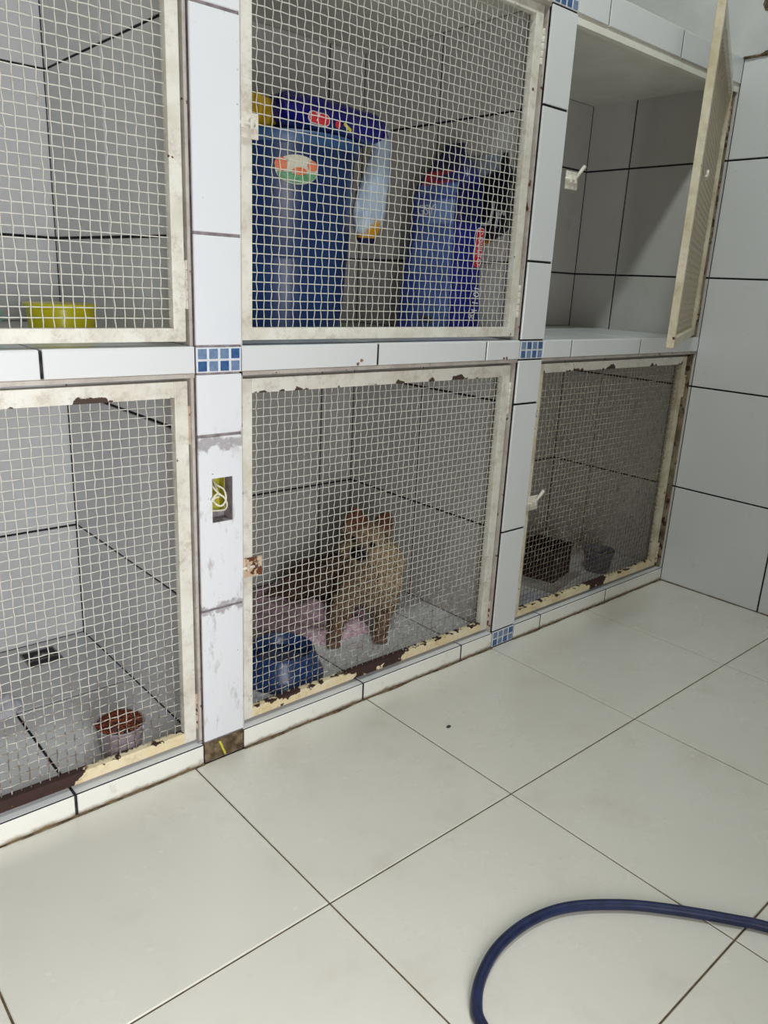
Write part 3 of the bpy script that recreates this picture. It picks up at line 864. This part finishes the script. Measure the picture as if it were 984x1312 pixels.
# the dog --------------------------------------------------------
caps = [  # (point, radius, point, radius) in layout units
 ((1.555,.50,.43),.135,(1.545,.62,.40),.145), ((1.545,.62,.40),.145,(1.50,.82,.34),.125), ((1.50,.82,.34),.125,(1.46,1.0,.26),.120),
 ((1.56,.48,.47),.120,(1.50,.475,.62),.105),                    # neck
 ((1.58,.44,.42),.115,(1.55,.43,.33),.095), ((1.66,.46,.50),.08,(1.60,.47,.58),.09),                    # breast
 ((1.475,.478,.69),.108,(1.445,.465,.675),.100),                # skull
 ((1.43,.45,.665),.066,(1.375,.400,.655),.046), ((1.375,.400,.655),.046,(1.350,.378,.652),.040),   # muzzle
 ((1.40,.50,.655),.058,(1.46,.47,.63),.065), ((1.52,.46,.64),.062,(1.50,.44,.63),.058),              # cheeks
 ((1.43,.53,.40),.072,(1.335,.475,.33),.052), ((1.335,.475,.33),.052,(1.285,.465,.215),.036), ((1.285,.465,.215),.036,(1.262,.458,.150),.032), ((1.262,.458,.142),.040,(1.226,.428,.138),.040),
 ((1.66,.50,.40),.100,(1.61,.43,.27),.060), ((1.61,.43,.27),.058,(1.545,.375,.19),.039), ((1.545,.375,.19),.039,(1.515,.350,.145),.034), ((1.515,.350,.142),.041,(1.483,.316,.138),.041),
 ((1.45,1.0,.26),.115,(1.38,1.02,.22),.085), ((1.38,1.02,.22),.080,(1.40,1.10,.20),.05), ((1.38,1.06,.20),.055,(1.34,1.13,.175),.034), ((1.34,1.13,.175),.032,(1.285,1.15,.165),.028),
 ((1.55,1.05,.26),.09,(1.60,.98,.19),.05), ((1.60,.98,.19),.045,(1.58,.88,.17),.035),
]
mb = MB()
def sph(c, r, n=12):
    bm = bmesh.new(); bmesh.ops.create_icosphere(bm, subdivisions=2, radius=r)
    for v in bm.verts: v.co += Vector(c)
    mb.add(bm)
for a, ra, b, rb in caps:
    a, b = Vector(a), Vector(b); L = (b-a).length; n = max(2, int(L/(.35*min(ra, rb)))+1)
    for k in range(n+1):
        t = k/n; sph(a.lerp(b, t), ra+(rb-ra)*t)
# ears: upright thick triangles
def ear(base, tip, wdt, side):
    base, tip = Vector(base), Vector(tip); d = tip-base
    for k in range(9):
        t = k/8
        for q in (-1, -.5, 0, .5, 1):
            sph(base+d*t+Vector(side)*q*wdt*(1-t)**.7, .015+.008*(1-t))
ear((1.415,.495,.765), (1.435,.52,.872), .052, (.85,-.5,0))
ear((1.565,.455,.745), (1.640,.475,.815), .050, (.75,-.5,-.4))
# toes
for c0, f in (((1.228,.430,.118), (-.53,-.85)), ((1.485,.318,.118), (-.53,-.85)), ((1.285,1.15,.150), (-.95,-.3))):
    for q in (-1.5, -.5, .5, 1.5):
        sph((c0[0]+f[0]*.030-f[1]*q*.018, c0[1]+f[1]*.030+f[0]*q*.018, c0[2]), .0155)
tmp = mb.build('tmp', M['pink'])
md = tmp.modifiers.new('r', 'REMESH'); md.mode = 'VOXEL'; md.voxel_size = .0052*U*1.4; md.use_smooth_shade = True
sm_ = tmp.modifiers.new('s', 'SMOOTH'); sm_.factor = .6; sm_.iterations = 5
dg = bpy.context.evaluated_depsgraph_get(); dg.update()
me = bpy.data.meshes.new_from_object(tmp.evaluated_get(dg)); bpy.data.objects.remove(tmp)
D0 = Vector((1.45, .62, FZ))
for v in me.vertices:
    p = v.co/U
    k = 1.0 if p.z > .2 else .3
    v.co = (p + v.normal*(.010*noise.noise(p*22)+.006*noise.noise(p*55))*k - D0)*U
me.materials.clear()
M['fur'] = mat_vcol('dog_fur', .85, .15, .0015, 160, .25)
me.materials.append(M['fur']); me.update()
dog = empty('dog', D0); tag(dog, 'fluffy tan dog sitting on the pink mat behind the wire mesh door', 'dog')
body = link('body', me, dog)
tan, lt, rd, dk, bk_ = [Vector(lin(c)[:3]) for c in ((166, 142, 116), (206, 184, 152), (134, 88, 68), (110, 82, 72), (40, 32, 40))]
def near(p, c, r): return max(0, 1-(p-Vector(c)).length/r)
def furc(c):
    p = c+D0
    q = tan.copy()
    q = q.lerp(lt, min(1, 1.6*near(p, (1.60,.42,.50), .26)))
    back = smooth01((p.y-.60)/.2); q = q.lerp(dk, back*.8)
    q = q.lerp(lt, min(1, 1.2*near(p, (1.53,.40,.66), .11)))
    q = q.lerp(rd, min(1, 2.2*near(p, (1.43,.51,.83), .10)+2.2*near(p, (1.61,.465,.79), .09)))
    q = q.lerp(bk_, min(1, 2.0*near(p, (1.330,.365,.645), .095)))
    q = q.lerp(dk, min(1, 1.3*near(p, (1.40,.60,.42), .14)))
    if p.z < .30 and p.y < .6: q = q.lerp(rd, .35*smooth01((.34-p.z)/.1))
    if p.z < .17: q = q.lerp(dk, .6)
    q = q*(1+.35*noise.noise(p*30))
    return (q[0], q[1], q[2], 1)
paint(body, furc)
# fur tufts lying back along the coat
vs = me.vertices; fm = MB(); fcol = []
cum = []; tot = 0
for p in me.polygons: tot += p.area; cum.append(tot)
import bisect
for k in range(26000):
    pi_ = bisect.bisect(cum, random.random()*tot); pi_ = min(pi_, len(me.polygons)-1)
    P = me.polygons[pi_]; c = P.center/U; n_ = P.normal; pw = c+D0
    if pw.z < .155 or (pw-Vector((1.345,.372,.655))).length < .055: continue
    face = (pw-Vector((1.40,.43,.69))).length < .10
    leg = pw.z < .27
    ln = (.014 if face else (.022 if leg else .046))*random.uniform(.6, 1.2)
    if pw.z > .74: ln *= .5
    down = Vector((.15, .25, -1))+Vector([random.uniform(-.35, .35) for _ in range(3)])
    t_ = (down-n_*down.dot(n_))
    if t_.length < .05: continue
    t_.normalize(); s_ = n_.cross(t_).normalized()*(.0026 if not face else .0022)
    i = len(fm.v)
    m1 = c+t_*ln*.5+n_*ln*.30; tip = c+t_*ln+n_*ln*.28
    for q in (c+s_, c-s_, c+n_*.004-t_*.003, m1+s_*.7, m1-s_*.7, m1+n_*.003, tip): fm.v.append(tuple(q))
    for q in ((0,1,4,3),(1,2,5,4),(2,0,3,5),(3,4,6),(4,5,6),(5,3,6)): fm.f.append([i+z for z in q]); fm.mi.append(0)
    cc = Vector(furc(c)[:3])*random.uniform(.75, 1.3); fcol += [(cc[0], cc[1], cc[2], 1)]*7
fur = fm.build('fur', M['fur'], body, smooth=True); fur['kind'] = 'stuff'
at = fur.data.color_attributes.new('Col', 'FLOAT_COLOR', 'POINT')
for i, c in enumerate(fcol): at.data[i].color = c
M['eye'] = NT('dark_wet_eye', .08, .6).m; M['eye'].node_tree.nodes['Principled BSDF'].inputs['Base Color'].default_value = (.006, .004, .004, 1)
def ball(name, c, r, mat, sc=(1,1,1)):
    bm = bmesh.new(); bmesh.ops.create_uvsphere(bm, u_segments=16, v_segments=10, radius=r)
    for v in bm.verts: v.co = Vector((v.co.x*sc[0], v.co.y*sc[1], v.co.z*sc[2]))+Vector(c)-D0
    return MB().add(bm).build(name, mat, dog, smooth=True)
EY = [(1.352,.428,.728), (1.428,.354,.701)]
for e in EY: ball('eye', e, .0165, M['eye'])
ball('nose', (1.322,.352,.668), .019, M['eye'], (1, 1, .75))
MB().tube([Vector(p)-D0 for p in ((1.350,.330,.640), (1.330,.350,.632), (1.318,.372,.636))], .004, 6).build('mouth', M['eye'], dog, smooth=True)

# ------------------------------------------------------------------ bottom right kennel: crate, pail, tray
M['black'] = plain('black_plastic', (16, 14, 14), (30, 26, 26), .5, 20)
cr = empty('crate', (3.20, .45, FZ+.012), (0, 0, math.radians(14))); tag(cr, 'black open plastic crate in the dark bottom right kennel', 'crate')
mb = MB()
hx, hy, hz, t = .155, .145, .23, .010
MB().box(-hx, hx, -hy, hy, 0, t).build('base', M['black'], cr)
for nm, (x0, x1, y0, y1) in {'f': (-hx, hx, -hy, -hy+t), 'b': (-hx, hx, hy-t, hy), 'l': (-hx, -hx+t, -hy+t, hy-t), 'r': (hx-t, hx, -hy+t, hy-t)}.items():
    MB().bbox(x0, x1, y0, y1, t, hz, .002).build('side_panel', M['black'], cr)
MB().box(-hx-.008, hx+.008, -hy-.008, -hy, hz-.02, hz).box(-hx-.008, hx+.008, hy, hy+.008, hz-.02, hz).box(-hx-.008, -hx, -hy, hy, hz-.02, hz).box(hx, hx+.008, -hy, hy, hz-.02, hz).build('rim', M['black'], cr)
M['board'] = plain('grey_damp_board', (150, 148, 144), (184, 182, 178), .6, 14)
bd = MB().bbox(-.26, .26, -.20, .20, 0, .011, .003).build('board', M['board'], None, (3.16, .42, FZ+.0005), rot=(0, 0, math.radians(14))); tag(bd, 'thin pale grey board under the black crate', 'board')
M['pail'] = plain('blue_grey_plastic', (84, 92, 108), (104, 112, 126), .35, 12)
pa = empty('pail', (3.63, .27, FZ)); tag(pa, 'blue-grey plastic pail right of the black crate', 'pail')
auto(MB().lathe([(.085, .001), (.09, .01), (.112, .15), (.118, .154), (.118, .166), (.111, .168), (.106, .16), (.086, .02)], n=36).build('pail_body', M['pail'], pa))
M['lcloth'] = plain('pale_blue_cloth', (186, 194, 210), (206, 210, 222), .9, 30, .1, .002)
mb = MB(); N = 20
for i in range(N+1):
    for j in range(N+1):
        u, v = i/N*2-1, j/N*2-1
        mb.v.append((u*.14, v*.09+.02*u, .004+.016*max(0, (1-u*u)*(1-v*v))*(1+.8*noise.noise(Vector((u*3, v*3, 7))))))
for i in range(N):
    for j in range(N):
        a = i*(N+1)+j; mb.f.append([a, a+N+1, a+N+2, a+1]); mb.mi.append(0)
lc = mb.build('floor_cloth', M['lcloth'], None, (2.72, .17, FZ), smooth=True); tag(lc, 'pale blue cloth in the front left corner of the bottom right kennel', 'cloth')

# ------------------------------------------------------------------ hose and debris on the floor
M['hose'] = plain('navy_rubber', (24, 32, 62), (34, 44, 80), .42, 30, .4)
pts = [(.30,-2.25),(.22,-2.0),(.16,-1.80),(.182,-1.662),(.227,-1.599),(.313,-1.544),(.445,-1.504),(.611,-1.503),(.77,-1.552),(.936,-1.670),(1.065,-1.804),(1.189,-1.959),(1.255,-2.055),(1.42,-2.35),(1.5,-2.9)]
P = [Vector((x, y, .0195)) for x, y in pts]; out = []
for i in range(len(P)-1):
    a, b, c_, d = P[max(i-1,0)], P[i], P[i+1], P[min(i+2, len(P)-1)]
    for s_ in range(8):
        t = s_/8; out.append(.5*((2*b)+(-a+c_)*t+(2*a-5*b+4*c_-d)*t*t+(-a+3*b-3*c_+d)*t**3))
out.append(P[-1])
hs_ = MB().tube(out, .0185, 14).build('hose', M['hose'], smooth=True); tag(hs_, 'dark blue rubber hose curving over the cream tiled floor', 'hose')
bm = bmesh.new(); bmesh.ops.create_icosphere(bm, subdivisions=2, radius=.011)
for v in bm.verts: v.co = Vector((v.co.x*1.3*(1+.5*noise.noise(v.co*90)), v.co.y*.7, (v.co.z*.5*(1+.5*noise.noise(v.co*70+Vector((3,3,3)))))+.005))
cb = MB().add(bm).build('crumb', M['dark'], None, (1.279, -.458, .0005), smooth=True); tag(cb, 'small dark crumb lying on the floor tile before the middle kennel', 'debris')
